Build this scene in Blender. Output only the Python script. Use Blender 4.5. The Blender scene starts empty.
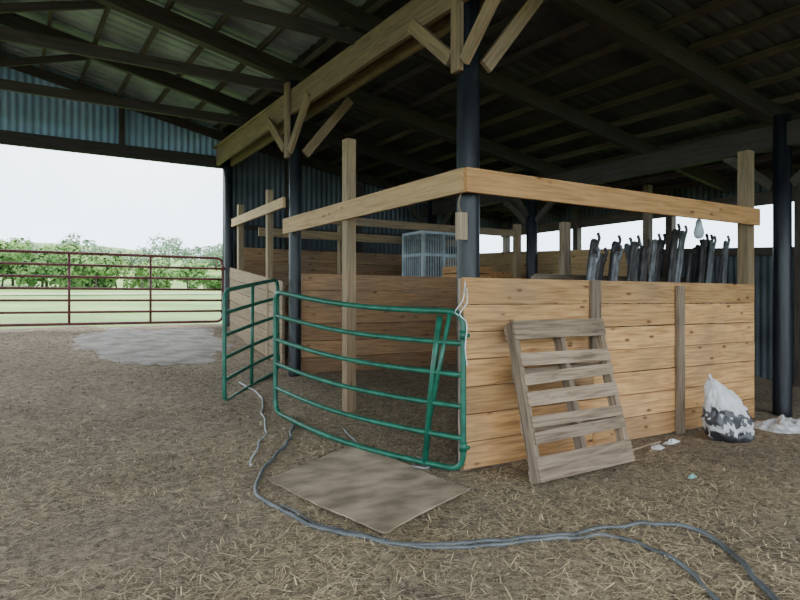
import bpy, math, random
from mathutils import Vector, noise, Matrix
random.seed(7)
R = random.random
def U(a,b): return a+(b-a)*random.random()

# ---------------------------------------------------------------- ground height
def g(y):
    if y <= 4.2: return 0.0
    if y <= 12.6: return 1.0*((y-4.2)/8.4)**1.35
    return 1.0+0.031*(y-12.6)
def gb(x,y):
    p=Vector((x,y,0))
    return g(y)+0.022*noise.noise(p*1.3)+0.014*noise.noise(p*5.0)+0.007*noise.noise(p*14.0)

# ---------------------------------------------------------------- materials
def nm(name):
    m=bpy.data.materials.new(name); m.use_nodes=True
    nt=m.node_tree; b=nt.nodes['Principled BSDF']
    return m,nt,b
def N(nt,t,**k):
    n=nt.nodes.new(t)
    for a,v in k.items(): setattr(n,a,v)
    return n
def ramp(nt,stops):
    r=N(nt,'ShaderNodeValToRGB'); e=r.color_ramp.elements
    while len(e)<len(stops): e.new(0.5)
    for i,(p,c) in enumerate(stops):
        e[i].position=p; e[i].color=(c[0],c[1],c[2],1)
    return r
def mapping(nt,scale,coord='UV'):
    tc=N(nt,'ShaderNodeTexCoord'); mp=N(nt,'ShaderNodeMapping')
    mp.inputs['Scale'].default_value=scale
    nt.links.new(tc.outputs[coord],mp.inputs['Vector']); return mp
def mix(nt,a,b,fac,mode='MIX'):
    m=N(nt,'ShaderNodeMix',data_type='RGBA',blend_type=mode)
    L=nt.links
    for s,v in ((6,a),(7,b)):
        if hasattr(v,'default_value') or hasattr(v,'links'): L.new(v,m.inputs[s])
        else: m.inputs[s].default_value=(v[0],v[1],v[2],1)
    if hasattr(fac,'links'): L.new(fac,m.inputs[0])
    else: m.inputs[0].default_value=fac
    return m.outputs[2]

def wood(name,dark,light,rough=0.75,knots=0.0,var=0.3,stain=0.0,stainc=(0.17,0.13,0.10)):
    m,nt,b=nm(name); L=nt.links
    mp=mapping(nt,(1.6,26,1))
    n=N(nt,'ShaderNodeTexNoise'); n.inputs['Scale'].default_value=1.4; n.inputs['Detail'].default_value=7; n.inputs['Distortion'].default_value=0.7
    L.new(mp.outputs[0],n.inputs['Vector'])
    r=ramp(nt,[(0.3,dark),(0.62,light)]); L.new(n.outputs[0],r.inputs[0])
    col=r.outputs[0]
    at=N(nt,'ShaderNodeAttribute',attribute_name='rnd')
    mr=N(nt,'ShaderNodeMapRange'); mr.inputs[3].default_value=1-var; mr.inputs[4].default_value=1+var*0.5
    L.new(at.outputs['Fac'],mr.inputs[0])
    cc=N(nt,'ShaderNodeCombineColor'); 
    for i in range(3): L.new(mr.outputs[0],cc.inputs[i])
    col=mix(nt,col,cc.outputs[0],1.0,'MULTIPLY')
    if stain>0:
        ms=mapping(nt,(1.1,1.1,1.1),'Object'); s=N(nt,'ShaderNodeTexNoise'); s.inputs['Scale'].default_value=1.5; s.inputs['Detail'].default_value=5
        L.new(ms.outputs[0],s.inputs['Vector'])
        rs=ramp(nt,[(0.45,(0,0,0)),(0.7,(1,1,1))]); L.new(s.outputs[0],rs.inputs[0])
        mm=N(nt,'ShaderNodeMath',operation='MULTIPLY'); L.new(rs.outputs[0],mm.inputs[0]); mm.inputs[1].default_value=stain
        col=mix(nt,col,stainc,mm.outputs[0])
    if knots>0:
        mk=mapping(nt,(3.0,8,1)); v=N(nt,'ShaderNodeTexVoronoi'); v.inputs['Scale'].default_value=1.0
        v.inputs['Randomness'].default_value=1.0
        L.new(mk.outputs[0],v.inputs['Vector'])
        rk=ramp(nt,[(0.06,(1,1,1)),(0.17,(0,0,0))]); L.new(v.outputs['Distance'],rk.inputs[0])
        mm=N(nt,'ShaderNodeMath',operation='MULTIPLY'); L.new(rk.outputs[0],mm.inputs[0]); mm.inputs[1].default_value=knots
        col=mix(nt,col,(dark[0]*0.35,dark[1]*0.25,dark[2]*0.2),mm.outputs[0])
    L.new(col,b.inputs['Base Color']); b.inputs['Roughness'].default_value=rough
    bp=N(nt,'ShaderNodeBump'); bp.inputs['Strength'].default_value=0.25; bp.inputs['Distance'].default_value=0.004
    L.new(n.outputs[0],bp.inputs['Height']); L.new(bp.outputs[0],b.inputs['Normal'])
    return m

def plain(name,c1,c2,scale=6,rough=0.6,metal=0.0,bump=0.1,stretch=(1,1,1)):
    m,nt,b=nm(name); L=nt.links
    mp=mapping(nt,stretch,'Object')
    n=N(nt,'ShaderNodeTexNoise'); n.inputs['Scale'].default_value=scale; n.inputs['Detail'].default_value=6
    L.new(mp.outputs[0],n.inputs['Vector'])
    r=ramp(nt,[(0.35,c1),(0.65,c2)]); L.new(n.outputs[0],r.inputs[0])
    L.new(r.outputs[0],b.inputs['Base Color'])
    b.inputs['Roughness'].default_value=rough; b.inputs['Metallic'].default_value=metal
    if bump:
        bp=N(nt,'ShaderNodeBump'); bp.inputs['Strength'].default_value=bump; bp.inputs['Distance'].default_value=0.01
        L.new(n.outputs[0],bp.inputs['Height']); L.new(bp.outputs[0],b.inputs['Normal'])
    return m

M_pine   = wood('pine_boards',(0.34,0.165,0.06),(0.66,0.375,0.155),knots=0.95,var=0.30,stain=0.45,stainc=(0.22,0.165,0.115))
M_pine2  = wood('pine_rail',(0.32,0.19,0.085),(0.50,0.32,0.155),knots=0.9,var=0.15)
M_pine2b = wood('pine_rail_fresh',(0.34,0.165,0.06),(0.54,0.29,0.115),knots=0.95,var=0.15)
M_pine3  = wood('aged_pine',(0.18,0.12,0.065),(0.34,0.235,0.13),knots=0.5,var=0.3,stain=0.4)
M_beam   = wood('beam_wood',(0.13,0.085,0.05),(0.25,0.165,0.095),knots=0.5,var=0.25)
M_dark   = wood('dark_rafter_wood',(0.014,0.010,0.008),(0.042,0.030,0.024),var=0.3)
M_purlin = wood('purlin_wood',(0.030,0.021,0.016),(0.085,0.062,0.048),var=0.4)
M_grey   = wood('weathered_wood',(0.12,0.082,0.053),(0.33,0.245,0.17),knots=0.3,var=0.5)
M_post   = plain('creosote_post',(0.004,0.005,0.007),(0.016,0.018,0.025),scale=5,rough=0.45,stretch=(4,4,0.5),bump=0.4)
M_green  = plain('green_paint',(0.004,0.075,0.045),(0.010,0.14,0.085),scale=9,rough=0.4,bump=0.03)
M_red    = plain('red_paint',(0.10,0.022,0.025),(0.18,0.042,0.045),scale=9,rough=0.5,bump=0.03)
M_metal  = plain('galvanised_roof',(0.13,0.15,0.17),(0.27,0.30,0.33),scale=1.5,rough=0.55,metal=0.2,bump=0.02)
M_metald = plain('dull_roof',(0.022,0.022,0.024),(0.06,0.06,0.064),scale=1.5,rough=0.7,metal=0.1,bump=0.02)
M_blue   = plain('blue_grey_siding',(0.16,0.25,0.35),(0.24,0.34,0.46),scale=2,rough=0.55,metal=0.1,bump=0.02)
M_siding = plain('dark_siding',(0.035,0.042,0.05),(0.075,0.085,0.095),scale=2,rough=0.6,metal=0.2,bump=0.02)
M_steel  = plain('grey_steel',(0.10,0.10,0.11),(0.24,0.24,0.25),scale=8,rough=0.5,metal=0.3)
M_rust   = plain('rusty_dark_steel',(0.025,0.022,0.024),(0.08,0.07,0.068),scale=9,rough=0.6,metal=0.2)
M_white  = plain('white_paint',(0.34,0.38,0.42),(0.50,0.55,0.58),scale=5,rough=0.6)
M_hose   = plain('hose_rubber',(0.06,0.07,0.075),(0.13,0.145,0.155),scale=5,rough=0.5)
M_hose2  = plain('pale_hose',(0.25,0.28,0.30),(0.4,0.43,0.45),scale=5,rough=0.5)
M_ply    = plain('dusty_plywood',(0.17,0.13,0.09),(0.40,0.32,0.225),scale=3.0,rough=0.95,stretch=(1,1.6,1))
M_conc   = plain('concrete',(0.22,0.205,0.185),(0.40,0.385,0.36),scale=3.5,rough=1.0,stretch=(1,1.6,1))
M_plast  = plain('white_plastic',(0.45,0.46,0.47),(0.75,0.76,0.78),scale=8,rough=0.45)
M_teal   = plain('teal_plastic',(0.2,0.5,0.45),(0.3,0.6,0.55),scale=8,rough=0.5)
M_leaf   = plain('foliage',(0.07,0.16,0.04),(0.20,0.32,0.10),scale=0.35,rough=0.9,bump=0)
M_leaf2  = plain('hazed_foliage',(0.15,0.24,0.15),(0.24,0.33,0.22),scale=0.2,rough=0.9,bump=0)  # far greens paled and greyed, air haze put into the colour
M_bark   = plain('bark',(0.06,0.05,0.04),(0.12,0.1,0.08),scale=6,rough=0.9)
M_grass  = plain('grass',(0.085,0.19,0.035),(0.22,0.34,0.09),scale=0.25,rough=0.95,bump=0.2)
M_path   = plain('gravel_track',(0.34,0.32,0.28),(0.48,0.46,0.42),scale=2,rough=0.95)
M_straw  = wood('straw',(0.36,0.28,0.16),(0.68,0.56,0.36),var=0.7)
M_clod   = plain('clod',(0.07,0.053,0.04),(0.15,0.115,0.085),scale=5,rough=0.95)

def ground_mat():
    m,nt,b=nm('dirt_and_straw'); L=nt.links
    mp=mapping(nt,(1,1,1),'Object')
    def ns(s,d=8,dist=0):
        n=N(nt,'ShaderNodeTexNoise'); n.inputs['Scale'].default_value=s; n.inputs['Detail'].default_value=d; n.inputs['Distortion'].default_value=dist
        L.new(mp.outputs[0],n.inputs['Vector']); return n
    a=ns(0.7,6); f=ns(16,8,1.0); h=ns(55,4,2.0)
    r1=ramp(nt,[(0.32,(0.11,0.082,0.058)),(0.5,(0.26,0.205,0.148)),(0.68,(0.46,0.38,0.275))])
    L.new(f.outputs[0],r1.inputs[0])
    r2=ramp(nt,[(0.35,(0.66,0.63,0.60)),(0.65,(1.1,1.07,1.0))]); L.new(a.outputs[0],r2.inputs[0])
    c=mix(nt,r1.outputs[0],r2.outputs[0],1.0,'MULTIPLY')
    r3=ramp(nt,[(0.53,(0,0,0)),(0.60,(1,1,1))]); L.new(h.outputs[0],r3.inputs[0])
    mm=N(nt,'ShaderNodeMath',operation='MULTIPLY'); L.new(r3.outputs[0],mm.inputs[0]); mm.inputs[1].default_value=0.7
    c=mix(nt,c,(0.62,0.51,0.34),mm.outputs[0])
    L.new(c,b.inputs['Base Color']); b.inputs['Roughness'].default_value=0.95
    ad=N(nt,'ShaderNodeMath',operation='ADD'); L.new(f.outputs[0],ad.inputs[0]); L.new(h.outputs[0],ad.inputs[1])
    bp=N(nt,'ShaderNodeBump'); bp.inputs['Strength'].default_value=1.0; bp.inputs['Distance'].default_value=0.03
    L.new(ad.outputs[0],bp.inputs['Height']); L.new(bp.outputs[0],b.inputs['Normal'])
    return m
M_ground=ground_mat()

# ---------------------------------------------------------------- mesh builder
class B:
    def __init__(s): s.v=[];s.f=[];s.uv=[];s.rnd=[];s.mi=[];s.sm=[]
    def face(s,idx,uvs,rnd,mi=0,smooth=False):
        s.f.append(idx); s.uv.append(uvs); s.rnd.append(rnd); s.mi.append(mi); s.sm.append(smooth)
    def hexa(s,P,ext,mi=0):
        o=len(s.v); s.v+= [tuple(p) for p in P]
        rn=R(); ou=U(0,50); ov=U(0,50)
        fs=[(0,1,3,2),(4,6,7,5),(0,4,5,1),(2,3,7,6),(0,2,6,4),(1,5,7,3)]
        lx,ly,lz=ext
        for f in fs:
            uv=[]
            for i in f:
                x=(i>>2&1)*lx; y=(i>>1&1)*ly; z=(i&1)*lz
                uv.append((ou+x+ (0.01*z if f in fs[:2] else 0), ov+y+z))
            s.face(tuple(o+i for i in f),uv,rn,mi)
    def beam(s,A,Bp,w,h,up=(0,0,1),mi=0):
        A=Vector(A);Bp=Vector(Bp); d=(Bp-A); l=d.length; d.normalize()
        up=Vector(up); side=d.cross(up)
        if side.length<1e-4: side=d.cross(Vector((0,1,0)))
        side.normalize(); up=side.cross(d).normalized()
        P=[]
        for i in range(8):
            x=i>>2&1;y=(i>>1&1)-0.5;z=(i&1)-0.5
            P.append(A+d*(x*l)+side*(y*w)+up*(z*h))
        s.hexa(P,(l,w,h),mi)
    def box(s,a,b,mi=0):
        a=Vector(a);b=Vector(b); e=b-a
        ax=max(range(3),key=lambda i:abs(e[i]))
        order=[ax]+[i for i in range(3) if i!=ax]
        P=[]
        for i in range(8):
            p=[0,0,0]
            for k,sh in zip(order,(2,1,0)):
                p[k]=b[k] if (i>>sh)&1 else a[k]
            P.append(p)
        s.hexa(P,tuple(abs(e[k]) for k in order),mi)
    def tube(s,pts,r,n=10,mi=0,closed=False,cap=True):
        pts=[Vector(p) for p in pts]; m=len(pts)
        rr=r if isinstance(r,(list,tuple)) else [r]*m
        t0=(pts[1]-pts[0]).normalized()
        up=Vector((0,0,1)) if abs(t0.z)<0.9 else Vector((1,0,0))
        a=t0.cross(up).normalized()
        o=len(s.v); rn=R(); L=0
        Ls=[]
        for i,p in enumerate(pts):
            if closed: t=(pts[(i+1)%m]-pts[i-1]).normalized()
            elif i==0: t=t0
            elif i==m-1: t=(pts[i]-pts[i-1]).normalized()
            else: t=((pts[i+1]-p).normalized()+(p-pts[i-1]).normalized()).normalized()
            a=(a-t*a.dot(t)); a.normalize(); b=t.cross(a)
            if i: L+=(p-pts[i-1]).length
            Ls.append(L)
            for k in range(n):
                th=2*math.pi*k/n
                s.v.append(tuple(p+(a*math.cos(th)+b*math.sin(th))*rr[i]))
        cnt=m if closed else m-1
        for i in range(cnt):
            j=(i+1)%m
            for k in range(n):
                k2=(k+1)%n
                s.face((o+i*n+k,o+i*n+k2,o+j*n+k2,o+j*n+k),
                       [(Ls[i],k/n),(Ls[i],(k+1)/n),(Ls[i]+0.1,(k+1)/n),(Ls[i]+0.1,k/n)],rn,mi,True)
        if cap and not closed:
            s.face(tuple(o+k for k in reversed(range(n))),[(0,0)]*n,rn,mi)
            s.face(tuple(o+(m-1)*n+k for k in range(n)),[(0,0)]*n,rn,mi)
    def grid(s,fn,nu,nv,mi=0,smooth=True):
        o=len(s.v); rn=R()
        for i in range(nu+1):
            for j in range(nv+1): s.v.append(tuple(fn(i/nu,j/nv)))
        for i in range(nu):
            for j in range(nv):
                a=o+i*(nv+1)+j
                s.face((a,a+nv+1,a+nv+2,a+1),[(i/nu,j/nv),((i+1)/nu,j/nv),((i+1)/nu,(j+1)/nv),(i/nu,(j+1)/nv)],rn,mi,smooth)
    def make(s,name,mats,parent=None):
        me=bpy.data.meshes.new(name); me.from_pydata(s.v,[],s.f)
        uvl=me.uv_layers.new(name='UVMap')
        flat=[]
        for u in s.uv:
            for q in u: flat+= [q[0],q[1]]
        uvl.data.foreach_set('uv',flat)
        at=me.attributes.new('rnd','FLOAT','FACE'); at.data.foreach_set('value',s.rnd)
        if not isinstance(mats,(list,tuple)): mats=[mats]
        for m in mats: me.materials.append(m)
        me.polygons.foreach_set('material_index',s.mi)
        me.polygons.foreach_set('use_smooth',s.sm)
        me.update()
        ob=bpy.data.objects.new(name,me); bpy.context.scene.collection.objects.link(ob)
        if parent: ob.parent=parent
        return ob

def fillet(pts,r,n=6,closed=True):
    pts=[Vector(p) for p in pts]; m=len(pts); out=[]
    for i,p in enumerate(pts):
        if not closed and i in (0,m-1): out.append(p); continue
        a=(pts[i-1]-p).normalized(); b=(pts[(i+1)%m]-p).normalized()
        p0=p+a*r; p1=p+b*r
        for k in range(n+1):
            t=k/n; out.append(p0*(1-t)**2+p*2*t*(1-t)+p1*t*t)
    return out
def smooth_path(pts,n=8):
    pts=[Vector(p) for p in pts]; out=[]
    P=[pts[0]]+pts+[pts[-1]]
    for i in range(1,len(P)-2):
        for k in range(n):
            t=k/n; a,b,c,d=P[i-1],P[i],P[i+1],P[i+2]
            out.append(0.5*((2*b)+(c-a)*t+(2*a-5*b+4*c-d)*t*t+(3*b-a-3*c+d)*t**3))
    out.append(pts[-1]); return out

# ---------------------------------------------------------------- floor
X0,X1,Y0,Y1=-12.0,13.0,-7.0,12.9
b=B()
b.grid(lambda u,v:(X0+(X1-X0)*u,Y0+(Y1-Y0)*v,gb(X0+(X1-X0)*u,Y0+(Y1-Y0)*v)),330,270)
b.make('floor',M_ground)
# straw
b=B()
for i in range(105000):
    y=U(0.6,12.3); x=U(-4.5,8.5)
    if i%3: y=U(1.0,7.5); x=U(-3,5.5)
    if noise.noise(Vector((x*0.8,y*0.8,3)))*1.1+U(-.5,.5)<-0.15: continue
    if (4.3<y<4.44 and x>3.3) or (8.55<y<8.7 and x>3.5): continue
    l=U(0.02,0.12)+ (U(0,.12) if R()<.1 else 0); w=U(0.0012,0.0030); th=U(0,6.283); z=gb(x,y)+U(0.004,0.018)
    if y>9.3: z+=0.022
    dx,dy=math.cos(th)*l/2,math.sin(th)*l/2; px,py=-math.sin(th)*w,math.cos(th)*w
    t=U(-0.012,0.016)
    o=len(b.v); b.v+=[(x-dx-px,y-dy-py,z-t*.3),(x+dx-px,y+dy-py,z+t),(x+dx+px,y+dy+py,z+t),(x-dx+px,y-dy+py,z-t*.3)]
    b.face((o,o+1,o+2,o+3),[(x*9,y*9)]*4,R())
b.make('straw_litter',M_straw)
# dirt clods
b=B()
for i in range(1100):
    y=U(1.2,12); x=U(-3.5,6)
    r=U(0.005,0.024)
    z=gb(x,y); o=len(b.v)
    for k in range(5):
        a=k*1.2566+U(-.3,.3); b.v.append((x+math.cos(a)*r*U(.7,1.3),y+math.sin(a)*r*U(.7,1.3),z-0.003))
    b.v.append((x+U(-.3,.3)*r,y+U(-.3,.3)*r,z+r*U(.5,.9)))
    for k in range(5): b.face((o+k,o+(k+1)%5,o+5),[(0,0)]*3,R())
b.make('dirt_clods',M_clod)

# concrete apron, ragged edges under dirt
b=B()
poly=[(0.9,10.9),(1.5,9.8),(2.6,9.5),(3.3,10.4),(3.45,12.3),(1.7,12.45),(1.0,11.9)]
cx=sum(p[0] for p in poly)/7; cy=sum(p[1] for p in poly)/7
def apron(u,v):
    a=u*7; i=int(a)%7; t=a-int(a); p=poly[i]; q=poly[(i+1)%7]
    ex=p[0]*(1-t)+q[0]*t; ey=p[1]*(1-t)+q[1]*t
    k=v*(1+0.14*noise.noise(Vector((ex*2.2,ey*2.2,0)))+0.10*noise.noise(Vector((ex*8,ey*8,0))))
    x=cx+(ex-cx)*k; y=cy+(ey-cy)*k
    return (x,y,g(y)+0.030-0.035*v**6)
b.grid(apron,140,14); b.make('concrete_slab',M_conc)

# ---------------------------------------------------------------- outside
def fz(x,y):
    base=g(min(y,95)) if y>0 else 0
    if y>95: base+= (y-95)*0.075*(1+0.5*math.sin(x*0.022+1.3))
    return base-0.06+(1.2*noise.noise(Vector((x*0.03,y*0.03,1))) if y>45 else 0)*min(1,(y-45)/30 if y>45 else 0)
b=B()
b.grid(lambda u,v:(-160+360*u,-40+300*v, fz(-160+360*u,-40+300*v)),72,120)
b.make('grass_field',M_grass)
b=B()
b.grid(lambda u,v:( -12+40*u, 30+1.6*v+18*u+1.5*math.sin(u*5), fz(-12+40*u,30+1.6*v+18*u+1.5*math.sin(u*5))+0.09),60,2)
b.make('gravel_track',M_path)
# hedgerow
def tree(b,x,y,h,n=6,q=170,wide=1.0):
    z=fz(x,y)
    b.tube([(x,y,z-0.2),(x+U(-.2,.2),y,z+h*0.35),(x+U(-.3,.3),y,z+h*0.6)],[h*.035,h*.025,h*.01],6,1)
    for c in range(n):
        cx=x+U(-.38,.38)*h*wide; cy=y+U(-.3,.3)*h; cz=z+h*U(.12,.78); r=h*U(.2,.32)
        for k in range(q):
            d=Vector((U(-1,1),U(-1,1),U(-1,1))); 
            if d.length<0.05: continue
            d.normalize(); p=Vector((cx,cy,cz))+d*r*U(.55,1.08); p.z=max(p.z,z+0.1)
            s_=U(.12,.30)*h/5; n_=Vector((U(-1,1),U(-1,1),U(-1,1))); a=n_.cross(d).normalized()*s_; e=a.cross(d).normalized()*s_
            o=len(b.v); b.v+=[tuple(p-a),tuple(p+e),tuple(p+a),tuple(p-e)]
            b.face((o,o+1,o+2,o+3),[(0,0)]*4,R())
b=B()
for i in range(52):
    x=-46+i*1.35+U(-.8,.8); y=66+U(-5,5)
    h=U(4.0,5.6)
    if x>-2: h=U(3.2,4.4)
    if x>8: h=U(2,3)
    tree(b,x,y,h,8,150,1.3)
b.make('hedgerow_trees',[M_leaf,M_bark])
b=B()
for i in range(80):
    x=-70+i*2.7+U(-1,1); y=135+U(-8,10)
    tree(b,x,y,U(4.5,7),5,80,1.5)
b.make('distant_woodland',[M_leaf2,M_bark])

# ---------------------------------------------------------------- roof
def rz(x):
    if x>3.6: return 4.65-0.16*(x-3.6)
    if x>-5: return 4.65+0.21*(3.6-x)
    return 4.65+0.21*8.6-0.21*(-5-x)
RH=0.22; PH=0.09
YR0,YR1=-3.0,12.9
b=B()
xs=[-11,-5,3.6,11.9]; ny=int((YR1-YR0)/0.04)
o=len(b.v)
for x in xs:
    for j in range(ny+1):
        y=YR0+j*0.04; ph=(y/0.22)%1.0
        z=rz(x)+RH+PH+0.012+(0.022 if ph<0.25 else 0)
        b.v.append((x,y,z))
for i in range(3):
    for j in range(ny):
        a=o+i*(ny+1)+j
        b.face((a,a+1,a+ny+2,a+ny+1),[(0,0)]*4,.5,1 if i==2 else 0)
b.make('ceiling',[M_metal,M_metald])
# purlins
b=B()
x=-10.6
while x<11.9:
    zz=rz(x)+RH+PH/2
    b.beam((x,YR0,zz),(x,4.0+U(-.5,.5),zz),0.04,PH); b.beam((x+.04,4.0-.6,zz),(x+.04,YR1,zz),0.04,PH)
    x+=0.62
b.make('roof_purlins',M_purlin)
# trusses
TY=[-1.7,0.35,2.4,4.45,6.5,8.57,10.6]
b=B()
for y in TY:
    hz=RH/2
    for (xa,xb) in ((-11,-5),(-5,3.6),(3.6,11.15)):
        b.beam((xa,y,rz(xa)+hz),(xb,y,rz(xb)+hz),0.09 if y not in(4.45,8.57) else 0.16,RH)
    b.beam((-11,y+.07,4.58),(3.7,y+.07,4.58),0.05,0.15)
    for xx in (-9,-5,-1.2):
        b.beam((xx,y+.11,4.5),(xx,y+.11,rz(xx)+0.1),0.045,0.12,up=(1,0,0))
    for (xa,xb) in ((-1.2,1.2),(-1.2,-3.2),(-5,-3.2)):
        b.beam((xa,y+.15,4.55),(xb,y+.15,rz(xb)+0.1),0.045,0.10)
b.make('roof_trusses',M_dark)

# main beam over posts (double plank)
b=B()
for dx in (-0.13,0.13):
    b.beam((3.62+dx,YR0,4.32),(3.62+dx,5.9,4.32),0.05,0.32)
    b.beam((3.62+dx,5.9,4.32),(3.76+dx,12.5,4.32),0.05,0.32)
b.beam((3.62,YR0,4.50),(3.72,12.5,4.50),0.34,0.045)
b.make('support_beam',M_beam)
b=B()
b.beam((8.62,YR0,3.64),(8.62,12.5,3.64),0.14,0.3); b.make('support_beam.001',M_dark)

# posts
def post(name,x,y,top,r=0.1):
    b=B(); zs=[g(y)-0.25,g(y)+0.1,(g(y)+top)/2,top]
    b.tube([(x+U(-.01,.01),y,z) for z in zs],[r*1.04,r*1.03,r,r*.97],20)
    return b.make(name,M_post)
post('barn_post',3.62,-2.6,4.66)
post('barn_post.001',3.60,4.53,4.66,0.105)
post('barn_post.002',3.60,8.55,4.66,0.088)
post('barn_post.003',3.84,12.5,4.66,0.09)
post('barn_post.004',8.62,4.3,3.9,0.11)
post('barn_post.005',8.62,8.9,3.9,0.11)
post('barn_post.006',8.62,12.2,3.9,0.11)
# knee braces and sister boards
b=B()
for y,x in ((4.53,3.47),(8.55,3.485)):
    b.beam((x,y+0.1,3.70),(x,y+0.75,4.25),0.045,0.13)
    b.beam((x,y-0.1,3.62),(x,y-0.75,4.25),0.045,0.13)
    b.beam((x,y,3.55),(x,y,4.62),0.045,0.13,up=(0,1,0))
    b.beam((x+0.22,y-.13,3.6),(x+0.95,y-.13,4.5),0.045,0.13)
b.make('knee_braces',M_beam)
b=B()
for y in (4.3,8.9,12.2):
    for s in (-1,1):
        if y>12 and s>0: continue
        b.beam((8.62,y+s*0.12,3.0),(8.62,y+s*0.75,3.5),0.05,0.12)
    if y>5: b.beam((8.50,y,3.1),(7.8,y,3.85),0.05,0.12)
b.make('knee_braces.001',M_purlin)

# ---------------------------------------------------------------- end (gable) wall
def siding_y(b,y,xa,xb,zlo,zhi,mi=0):
    n=int((xb-xa)/0.02); o=len(b.v)
    for i in range(n+1):
        x=xa+(xb-xa)*i/n; ph=(x/0.12)%1.0
        yy=y+0.014*math.sin(2*math.pi*ph)
        b.v.append((x,yy,zlo(x))); b.v.append((x,yy,zhi(x)))
    for i in range(n):
        a=o+2*i; b.face((a,a+2,a+3,a+1),[(0,0)]*4,.5,mi,True)
def siding_x(b,x,ya,yb,zlo,zhi,mi=0):
    n=int((yb-ya)/0.02); o=len(b.v)
    for i in range(n+1):
        y=ya+(yb-ya)*i/n; ph=(y/0.12)%1.0
        xx=x+0.014*math.sin(2*math.pi*ph)
        b.v.append((xx,y,zlo(y))); b.v.append((xx,y,zhi(y)))
    for i in range(n):
        a=o+2*i; b.face((a,a+2,a+3,a+1),[(0,0)]*4,.5,mi,True)
top=lambda x: rz(x)+RH+PH+0.02
b=B()
siding_y(b,12.74,-11,3.8,lambda x:4.25,top,0)
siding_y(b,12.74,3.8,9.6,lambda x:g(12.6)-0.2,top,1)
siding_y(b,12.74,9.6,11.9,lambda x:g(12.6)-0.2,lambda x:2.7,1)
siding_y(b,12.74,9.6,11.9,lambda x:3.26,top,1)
b.make('wall_far',[M_blue,M_siding])
b=B()
b.beam((-11,12.62,4.25),(3.8,12.62,4.25),0.09,0.23)
for xx in (1.9,-.6,-3,-6,-9): b.beam((xx,12.66,4.3),(xx,12.66,rz(xx)+.1),0.1,0.06,up=(0,1,0))
for (xa,xb) in ((-11,-5),(-5,3.6),(3.6,11.8)):
    b.beam((xa,12.64,rz(xa)+.16),(xb,12.64,rz(xb)+.16),0.06,0.16)
for z in (1.9,3.0): b.beam((3.95,12.68,z),(9.6,12.68,z),0.04,0.1)
for xx in (5.2,6.9,9.6): b.beam((xx,12.66,.8),(xx,12.66,rz(xx)),0.12,0.1,up=(0,1,0))
b.make('trim_1',M_dark)
# right wall with open strip
b=B()
sl=lambda y: 2.3+0.4*(y-5)/7.6
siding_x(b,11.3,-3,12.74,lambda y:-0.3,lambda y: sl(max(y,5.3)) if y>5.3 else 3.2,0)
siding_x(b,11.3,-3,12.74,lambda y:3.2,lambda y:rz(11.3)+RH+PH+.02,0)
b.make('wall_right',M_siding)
b=B()
b.beam((11.22,-3,3.26),(11.22,12.7,3.26),0.06,0.22)
b.beam((11.22,5.3,sl(5.3)),(11.22,12.7,sl(12.7)),0.06,0.14)
for y in (-2.5,1.5,5.3,7.7,10.1,12.5): b.beam((11.2,y,g(y)-.2),(11.2,y,rz(11.2)+.1),0.14,0.14,up=(0,1,0))
b.make('trim_2',M_purlin)

# ---------------------------------------------------------------- stall
b=B()
y=4.37
H=0.232
for k in range(7):
    z=0.02+k*0.241+H/2
    cut=6.46 if k%2 else 5.06
    b.beam((3.41,y+U(-.006,.006),z),(cut-.004,y+U(-.006,.006),z+U(-.003,.003)),0.04,H)
    b.beam((cut+.004,y+U(-.006,.006),z),(8.04,y+U(-.006,.006),z+U(-.003,.003)),0.04,H)
b.make('stall_front_wall',M_pine)
b=B()
b.beam((5.06,y-.045,0.9),(5.06,y-.045,1.70),0.038,0.13,up=(1,0,0))
b.beam((6.46,y-.048,0.0),(6.46,y-.048,1.66),0.04,0.12,up=(1,0,0))
for x in (3.46,4.3,5.76,7.3,7.95): b.beam((x,y+.045,0.0),(x,y+.045,1.69),0.04,0.10,up=(1,0,0))
b.make('stall_wall_battens',M_grey)
b=B()
b.beam((3.41,4.33,2.545),(8.1,4.33,2.545),0.042,0.21)
b.make('stall_top_rail',M_pine2b)
b=B(); b.beam((3.41,4.352,2.545),(3.41,8.48,2.545),0.042,0.21); b.make('stall_top_rail.001',M_pine2)
b=B(); b.beam((3.48,8.65,2.92),(3.74,11.9,2.97),0.042,0.15); b.make('stall_top_rail.002',M_pine2)
b=B(); b.beam((3.75,8.70,2.72),(8.0,8.70,2.72),0.042,0.12); b.make('stall_top_rail.003',M_pine3)
b=B(); b.beam((3.9,10.9,2.72),(8.5,10.9,2.72),0.042,0.15); b.make('stall_top_rail.004',M_pine3)
def wpost(name,x,y,top,w=0.13,mat=None):
    b=B(); b.beam((x,y,g(y)-0.15),(x,y,top),w,w,up=(0,1,0)); return b.make(name,mat or M_pine3)
wpost('wood_post',3.495,6.66,3.40,0.12)
wpost('wood_post.001',8.06,4.47,3.4,0.14)
wpost('wood_post.002',3.62,9.62,3.25,0.09)
wpost('wood_post.003',3.83,11.7,3.3,0.10)
wpost('wood_post.004',7.7,7.2,2.75,0.13,M_grey)
wpost('wood_post.005',8.1,8.75,2.9,0.11)
wpost('wood_post.006',5.6,11.0,2.95,0.11)
wpost('wood_post.007',9.8,7.2,3.55,0.12,M_grey)
def boards_x(name,y,xa,xb,zb,n,mat,H=0.225):
    b=B()
    for k in range(n):
        z=zb+k*(H+.010)+H/2
        b.beam((xa,y+U(-.005,.005),z),(xb,y+U(-.005,.005),z),0.04,H)
    b.make(name,mat)
M_pine4 = wood('stall_partition_pine',(0.22,0.115,0.055),(0.42,0.24,0.115),knots=0.85,var=0.35,stain=0.45)
boards_x('stall_partition',8.62,3.74,8.0,g(8.6)-0.02,6,M_pine4,0.24)
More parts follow.
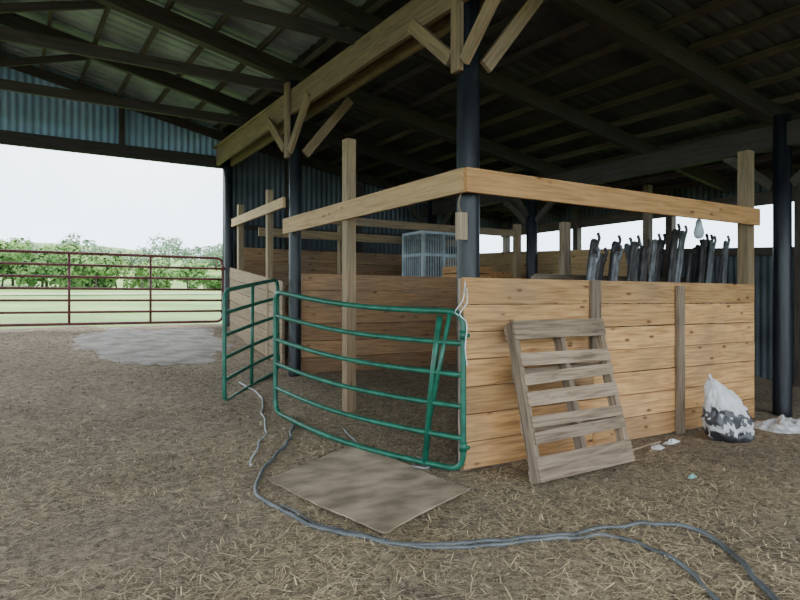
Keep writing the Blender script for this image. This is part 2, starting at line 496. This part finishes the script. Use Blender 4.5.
boards_x('stall_partition.001',12.35,4.1,11.1,1.0,6,M_pine4,0.25)
b=B()
for k in range(6):
    z=g(8.7)+.08+k*0.212+.1
    b.beam((3.55,8.85,z),(3.80,12.2,z+.36),0.04,0.202)
b.make('stall_side_wall',M_pine3)
b=B()
for k in range(7):
    z=.6+k*.256+.12
    b.beam((9.0,7.0,z),(9.0,12.0,z+.2),0.04,0.25)
b.make('stall_partition.002',M_pine2)

# ---------------------------------------------------------------- gates
def gate(name,A,Bp,zA,zB,H,mat,nr=6,r=0.019,bow=0.0,verts=(),brace=False,bowdir=(-1,0),sag=0.0):
    b=B()
    def P(t,h):
        x=A[0]+(Bp[0]-A[0])*t; y=A[1]+(Bp[1]-A[1])*t
        k=math.sin(math.pi*min(max(t,0),1))
        z=zA+(zB-zA)*t+h
        z-=sag*k*(0.4+0.6*h/H)
        return Vector((x+bowdir[0]*bow*k*(1-0.5*h/H),y+bowdir[1]*bow*k*(1-0.5*h/H),z))
    L=math.hypot(Bp[0]-A[0],Bp[1]-A[1]); c=0.14
    loop=[]
    ct=c/L
    def corner(t0,h0,t1,h1,tc,hc):
        out=[]
        for k in range(7):
            s=k/6; t=t0*(1-s)**2+tc*2*s*(1-s)+t1*s*s; h=h0*(1-s)**2+hc*2*s*(1-s)+h1*s*s
            out.append(P(t,h))
        return out
    loop+=corner(0,c,ct,0,0,0)
    loop+=[P(ct+(1-2*ct)*i/16,0) for i in range(1,16)]
    loop+=corner(1-ct,0,1,c,1,0)
    loop+=corner(1,H-c,1-ct,H,1,H)
    loop+=[P(1-ct-(1-2*ct)*i/16,H) for i in range(1,16)]
    loop+=corner(ct,H,0,H-c,0,H)
    b.tube(loop,r,12,closed=True)
    for i in range(1,nr-1):
        h=H*i/(nr-1)
        b.tube([P(k/16,h) for k in range(17)],r*0.88,10)
    for t in verts:
        b.tube([P(t,0),P(t,H)],r*0.85,10)
    if brace:
        b.tube([P(0.09,0.97*H),P(0.115,0.6*H),P(0.14,0.0)],r*1.1,10)
        b.tube([P(0.05,H*0.99),P(0.13,0.25*H)],r*.8,10)
    for h in (0.2,H-0.2):
        p=P(0,h); d=(Vector((A[0]-Bp[0],A[1]-Bp[1],0))).normalized()
        b.tube([p,p+d*0.06],r*0.7,8)
        b.tube([p+Vector((0,0,-.04)),p+Vector((0,0,.04))],r*1.35,10)
    return b.make(name,mat)
gate('green_tube_gate',(3.33,4.26),(2.61,6.75),0.05,0.25,1.35,M_green,6,0.026,bow=0.17,verts=(),brace=True,bowdir=(-.95,-.3),sag=0.05)
gate('green_tube_gate.001',(3.42,8.75),(2.26,7.5),0.46,0.27,1.34,M_green,6,0.026,bow=0.03,verts=(0.5,),bowdir=(-.7,.7))
gate('red_tube_gate',(3.70,12.40),(-1.1,12.40),1.08,1.08,1.24,M_red,7,0.026,verts=(0.28,0.56,0.84),bowdir=(0,0))
gate('red_tube_gate.001',(-6.1,12.40),(-1.2,12.40),1.08,1.08,1.24,M_red,7,0.026,verts=(0.28,0.56,0.84),bowdir=(0,0))
post('barn_post.007',-6.3,12.55,4.5,0.09)

b=B()
pts=[(3.40,4.30,1.60),(3.34,4.22,1.48),(3.28,4.24,1.38),(3.32,4.20,1.30),(3.29,4.18,1.1),(3.31,4.18,0.95)]
b.tube(smooth_path(pts),0.005,6); b.tube(smooth_path([(3.40,4.32,1.66),(3.31,4.24,1.5),(3.26,4.28,1.40),(3.33,4.28,1.36)]),0.005,6)
b.make('baling_twine',M_plast)
b=B(); b.box((3.39,4.39,2.03),(3.48,4.45,2.27)); b.tube(smooth_path([(3.44,4.43,2.26),(3.42,4.44,2.35),(3.44,4.43,2.45)]),0.008,6)
b.make('hanging_wood_block',M_grey)  # weathered wood block hung on a short cord by the corner post

# ---------------------------------------------------------------- pallet
b=B()
BL=Vector((3.62,3.74,0.01)); Uv=Vector((1.22,0.05,0.0)); Vv=Vector((0.16,0.50,1.27))
Nn=Uv.cross(Vv).normalized()
if Nn.y>0: Nn=-Nn
def pb(s0,s1,t0,t1,n0,n1,dt=0):
    P=[]
    swap=(s1-s0)*1.3>(t1-t0)*1.36
    for i in range(8):
        a=i>>2&1; c=i>>1&1; d=i&1
        s_= (s1 if (a if swap else c) else s0); t_=(t1 if (c if swap else a) else t0)+ (dt*s_); n_=n1 if d else n0
        P.append(BL+Uv*s_+Vv*t_+Nn*n_)
    l=((s1-s0)*1.28,(t1-t0)*1.36) if swap else ((t1-t0)*1.36,(s1-s0)*1.28)
    b.hexa(P,(l[0],l[1],abs(n1-n0)))
for s0 in (0.0,0.48,0.955): pb(s0,s0+0.045,0.0,1.0,0.0,0.09)
pb(0.0,1.0,0.0,0.145,0.09,0.11)
pb(0.0,1.0,0.875,1.0,0.09,0.11)
for t0,w,dt in ((0.215,0.075,.012),(0.315,0.07,-.01),(0.445,0.09,.0),(0.575,0.075,.02),(0.70,0.085,-.01)):
    pb(0.02,0.99,t0,t0+w,0.088,0.106,dt)
for t0 in (0.0,0.30,0.62,0.9): pb(0,1,t0,t0+0.08,-0.018,0.0)
b.make('wooden_pallet',M_grey)

# ---------------------------------------------------------------- plywood sheet
Pq=[Vector((1.81,4.85,0)),Vector((2.96,5.44,0)),Vector((3.10,3.88,0)),Vector((2.03,3.39,0))]
def sheet(zo):
    def f(u,v):
        p=(Pq[0]*(1-u)+Pq[1]*u)*(1-v)+(Pq[3]*(1-u)+Pq[2]*u)*v
        j=0.02*noise.noise(Vector((u*9,v*9,2))) if (u in(0,1) or v in (0,1)) else 0
        return (p.x+j,p.y+j,g(p.y)+zo+0.012*math.sin(3*u+1)*v)
    return f
b=B(); b.grid(sheet(0.036),20,20); b.grid(sheet(0.026),20,20)
def rim(u,v):
    a=u*4; i=min(int(a),3); t=a-i
    uv=[(t,0),(1,t),(1-t,1),(0,1-t)][i]
    return sheet(0.026+0.010*v)(*uv)
b.grid(rim,80,1,smooth=False)
b.make('plywood_sheet',M_ply)

# ---------------------------------------------------------------- hoses
def hose(name,pts,r,mat,lift=0.0):
    P=smooth_path([(x,y,0) for x,y in pts],10)
    P=[(p.x+0.035*noise.noise(p*4),p.y+0.035*noise.noise(p*4+Vector((9,0,0))),gb(p.x,p.y)+r*1.0+lift) for p in P]
    b=B(); b.tube(P,r,8); return b.make(name,mat)
hose('water_hose',[(2.75,6.6),(2.43,5.9),(1.9,5.15),(1.64,4.6),(1.70,4.0),(1.87,3.55),(2.06,3.25),(2.42,3.03),(2.85,2.87),(3.30,2.79),(3.68,2.62),(3.78,2.38),(3.58,2.05),(3.28,1.72),(2.95,1.35),(2.5,0.7)],0.016,M_hose)
hose('water_hose.001',[(1.70,4.3),(1.78,3.9),(1.93,3.55),(2.15,3.15),(2.5,2.93),(2.95,2.80),(3.23,2.68),(3.29,2.4),(3.18,2.07),(3.02,1.83),(2.8,1.5),(2.3,0.8)],0.013,M_hose)
hose('thin_hose',[(2.7,8.3),(2.75,7.6),(2.58,7.1),(2.25,6.1),(1.9,5.5),(1.83,5.3)],0.010,M_hose2)
hose('thin_hose.001',[(3.3,4.9),(3.2,4.6),(3.05,4.75),(2.9,5.2),(3.1,6.0)],0.009,M_hose2)

# ---------------------------------------------------------------- feed bag
def bagmat():
    m,nt,bs=nm('printed_feed_bag'); L=nt.links
    tc=N(nt,'ShaderNodeTexCoord'); sp=N(nt,'ShaderNodeSeparateXYZ'); L.new(tc.outputs['UV'],sp.inputs[0])
    n=N(nt,'ShaderNodeTexNoise'); n.inputs['Scale'].default_value=5; n.inputs['Detail'].default_value=3
    mp=mapping(nt,(3.5,1,1)); L.new(mp.outputs[0],n.inputs['Vector'])
    ad=N(nt,'ShaderNodeMath',operation='MULTIPLY_ADD'); L.new(n.outputs[0],ad.inputs[0]); ad.inputs[1].default_value=0.7; L.new(sp.outputs['Y'],ad.inputs[2])
    r=ramp(nt,[(0.50,(0.03,0.03,0.035)),(0.54,(0.5,0.5,0.5)),(0.70,(0.55,0.55,0.55)),(0.72,(0.05,0.05,0.06)),(0.84,(0.06,0.06,0.06)),(0.86,(0.55,0.55,0.55)),(1.0,(0.62,0.62,0.63))])
    L.new(ad.outputs[0],r.inputs[0]); L.new(r.outputs[0],bs.inputs['Base Color']); bs.inputs['Roughness'].default_value=0.4
    return m
b=B()
BX,BY=6.55,3.80
def bag(u,v):
    th=2*math.pi*u
    c,s_=math.cos(th),math.sin(th)
    bulge=0.84+0.25*math.sin(math.pi*min(1,v*1.1+0.08))
    wx=0.175*bulge; wy=0.15*bulge*(1-0.85*v**2.2)+0.006
    k=1.0
    if v<0.08: k=0.6+0.4*(v/0.08)**0.5
    rx=abs(c)**0.8*math.copysign(1,c)*wx*k; ry=abs(s_)**0.8*math.copysign(1,s_)*wy*k
    q=Vector((c*1.6,s_*1.6,v*3.5))
    d=0.04*noise.noise(q)+0.03*noise.noise(q*2.3+Vector((4,0,0)))+0.012*noise.noise(q*6)
    rx+=d*c; ry+=d*s_
    h=0.60*v- (0.10*c*v**3) + (0.05*noise.noise(Vector((c*1.4,s_,7)))*v**4)
    lean=0.05*v*v
    return (BX+rx*.85-lean*0.8,BY+ry-rx*.5+0.08*v,g(BY)+h)
b.grid(bag,72,40)
b.make('feed_bag',bagmat())

def crumple(name,cx,cy,rx,ry,h,mat,seed):
    b=B()
    def f(u,v):
        a=2*math.pi*u; q=Vector((math.cos(a)*v*2.5,math.sin(a)*v*2.5,seed))
        k=1+0.35*noise.noise(Vector((math.cos(a)*1.5,math.sin(a)*1.5,seed+3)))
        x=cx+math.cos(a)*rx*v*k; y=cy+math.sin(a)*ry*v*k
        z=gb(x,y)+0.006+h*(1-v**2)*(0.6+0.9*noise.noise(q*1.8)) + 0.03*(1-v)*abs(noise.noise(q*5))
        return (x,y,max(z,gb(x,y)+0.004))
    b.grid(f,48,14); return b.make(name,mat)
crumple('plastic_sheet',7.75,3.85,0.55,0.28,0.13,M_plast,2)
crumple('plastic_scrap',5.6,4.0,0.10,0.05,0.03,M_plast,5)
crumple('plastic_scrap.001',5.95,4.08,0.14,0.05,0.03,M_plast,8)
crumple('plastic_scrap.002',4.95,3.2,0.05,0.03,0.02,M_teal,11)
b=B(); b.beam((5.2,4.02,0.03),(5.75,4.08,0.04),0.02,0.015); b.beam((5.35,3.9,0.03),(5.6,4.1,0.03),0.02,0.015); b.make('wood_lath_scraps',M_grey)

# ---------------------------------------------------------------- stacked gate panels
b=B()
def panel(x,y,ang,lean,width,height,mi):
    wd=Vector((math.cos(ang),math.sin(ang),0))*width
    base=Vector((x-lean*0.8,y-0.12,g(y)+0.02)); topv=Vector((lean,0.14,0))
    d=Vector((topv.x,topv.y,height-base.z))
    loop=fillet([base,base+wd,base+wd+d,base+d],0.06)
    b.tube(loop,0.024,8,closed=True,mi=mi)
    for f in (0.25,0.5,0.70,0.79,0.88,0.95):
        b.beam(base+d*f,base+d*f+wd,0.02,0.05,mi=mi)
    b.beam(base+wd*.5,base+wd*.5+d*0.99,0.02,0.06,up=(1,0,0),mi=mi)
    hk=base+wd*0.9+d
    b.tube([hk-d*0.08,hk+Vector((0.06,0,.04)),hk+Vector((0.03,0,.10))],0.02,8,mi=mi)
for i in range(8):
    panel(5.80+i*0.13+U(-.03,.03),5.1+U(-.10,.10),0.4,U(0.45,0.62),0.17,U(2.02,2.24),1 if i%3 else 0)
panel(6.75,5.2,0.4,-0.45,0.17,2.2,0)
for i in range(13):
    panel(7.05+i*0.135+U(-.03,.03),5.1+U(-.12,.12),0.4,U(0.45,0.72),0.2,U(2.12,2.44),1 if i%4 else 0)
b.make('stacked_gate_panels',[M_steel,M_rust])
b=B(); b.beam((5.5,5.62,1.75),(9.0,5.62,1.75),0.05,0.14); 
for x in (5.6,8.9): b.beam((x,5.7,-.1),(x,5.7,1.8),0.1,0.1,up=(0,1,0))
b.make('leaning_rail',M_grey)

# wire crate standing in the back stall
b=B()
xx,yy,w,dp=6.85,10.0,0.95,0.7; z0=g(yy)+0.02
for x in (xx,xx+w):
    for y in (yy,yy+dp): b.beam((x,y,z0-.02),(x,y,z0+2.2),0.05,0.05,up=(0,1,0))
for z in (z0+.1,z0+1.25,z0+1.75,z0+2.18):
    for y in (yy,yy+dp): b.beam((xx,y,z),(xx+w,y,z),0.04,0.055)
    for x in (xx,xx+w): b.beam((x,yy,z),(x,yy+dp,z),0.04,0.055)
b.beam((xx+w/2,yy,z0+1.25),(xx+w/2,yy,z0+2.18),0.045,0.05,up=(0,1,0))
for k in range(1,16): b.tube([(xx+k*w/16,yy,z0+.1),(xx+k*w/16,yy,z0+2.18)],0.011,6)
for k in range(1,10): b.tube([(xx,yy+k*dp/10,z0+.1),(xx,yy+k*dp/10,z0+2.18)],0.011,6)
for k in range(1,16): b.tube([(xx+k*w/16,yy+dp,z0+.1),(xx+k*w/16,yy+dp,z0+2.18)],0.011,6)
b.box((xx,yy,z0+2.18),(xx+w,yy+dp,z0+2.2)); b.box((xx+.03,yy+.02,z0+.1),(xx+w-.03,yy+.03,z0+1.25)); b.box((xx+.03,yy+dp-.05,z0+1.3),(xx+w-.03,yy+dp-.04,z0+2.1),1)
b.make('wire_crate',[M_white,M_steel])
# stack of wooden boxes beside it
def slat_crate(b,x,y,z,w,d,h):
    for k in range(4):
        zz=z+(k+.5)*h/4
        b.beam((x,y,zz),(x+w,y,zz),0.02,h/4-.02); b.beam((x,y+d,zz),(x+w,y+d,zz),0.02,h/4-.02)
        b.beam((x,y,zz),(x,y+d,zz),0.02,h/4-.02); b.beam((x+w,y,zz),(x+w,y+d,zz),0.02,h/4-.02)
    for cx_ in (x+.03,x+w-.03):
        for cy_ in (y+.03,y+d-.03): b.beam((cx_,cy_,z),(cx_,cy_,z+h),0.04,0.04,up=(0,1,0))
    b.box((x,y,z),(x+w,y+d,z+.02))
b=B()
zc=g(9.2)-.02
for k in range(3):
    slat_crate(b,7.1+0.05*k,9.3,zc+k*.56,.75,.55,.54); slat_crate(b,7.98,9.25-.03*k,zc+k*.53,.5,.55,.51)
b.make('wooden_crate_stack',M_pine2b)

# lamp on the rail
b=B()
lx,ly=7.03,4.46
b.tube([(lx,4.36,2.50),(lx,ly,2.50),(lx,ly,2.44)],0.015,8)
b.tube([(lx,ly,2.46),(lx,ly,2.43),(lx,ly,2.38),(lx,ly,2.36),(lx,ly,2.30),(lx,ly,2.25),(lx,ly,2.23)],[.02,.035,.04,.05,.06,.05,.02],16)
b.make('jar_lamp',M_white)

# ---------------------------------------------------------------- world
w=bpy.data.worlds.new('World'); bpy.context.scene.world=w; w.use_nodes=True
nt=w.node_tree; bg=nt.nodes['Background']
tc=N(nt,'ShaderNodeTexCoord'); sp=N(nt,'ShaderNodeSeparateXYZ'); nt.links.new(tc.outputs['Generated'],sp.inputs[0])
nn=N(nt,'ShaderNodeTexNoise'); nn.inputs['Scale'].default_value=3; nn.inputs['Detail'].default_value=4; nt.links.new(tc.outputs['Generated'],nn.inputs['Vector'])
r=ramp(nt,[(0.0,(0.66,0.84,1.0)),(0.10,(0.76,0.90,1.0)),(0.4,(0.97,0.99,1))]); nt.links.new(sp.outputs['Z'],r.inputs[0])
r2=ramp(nt,[(0.35,(0.84,0.87,0.9)),(0.65,(1,1,1))]); nt.links.new(nn.outputs[0],r2.inputs[0])
c=mix(nt,r.outputs[0],r2.outputs[0],1.0,'MULTIPLY')
nt.links.new(c,bg.inputs['Color']); bg.inputs['Strength'].default_value=5.8

# ---------------------------------------------------------------- camera
cam=bpy.data.cameras.new('camera'); co=bpy.data.objects.new('camera',cam); bpy.context.scene.collection.objects.link(co)
co.location=(0,0,1.5); co.rotation_euler=(math.radians(90),0,math.radians(-32.3))
cam.sensor_width=36; cam.lens=632/800*36; cam.clip_end=600
bpy.context.scene.camera=co
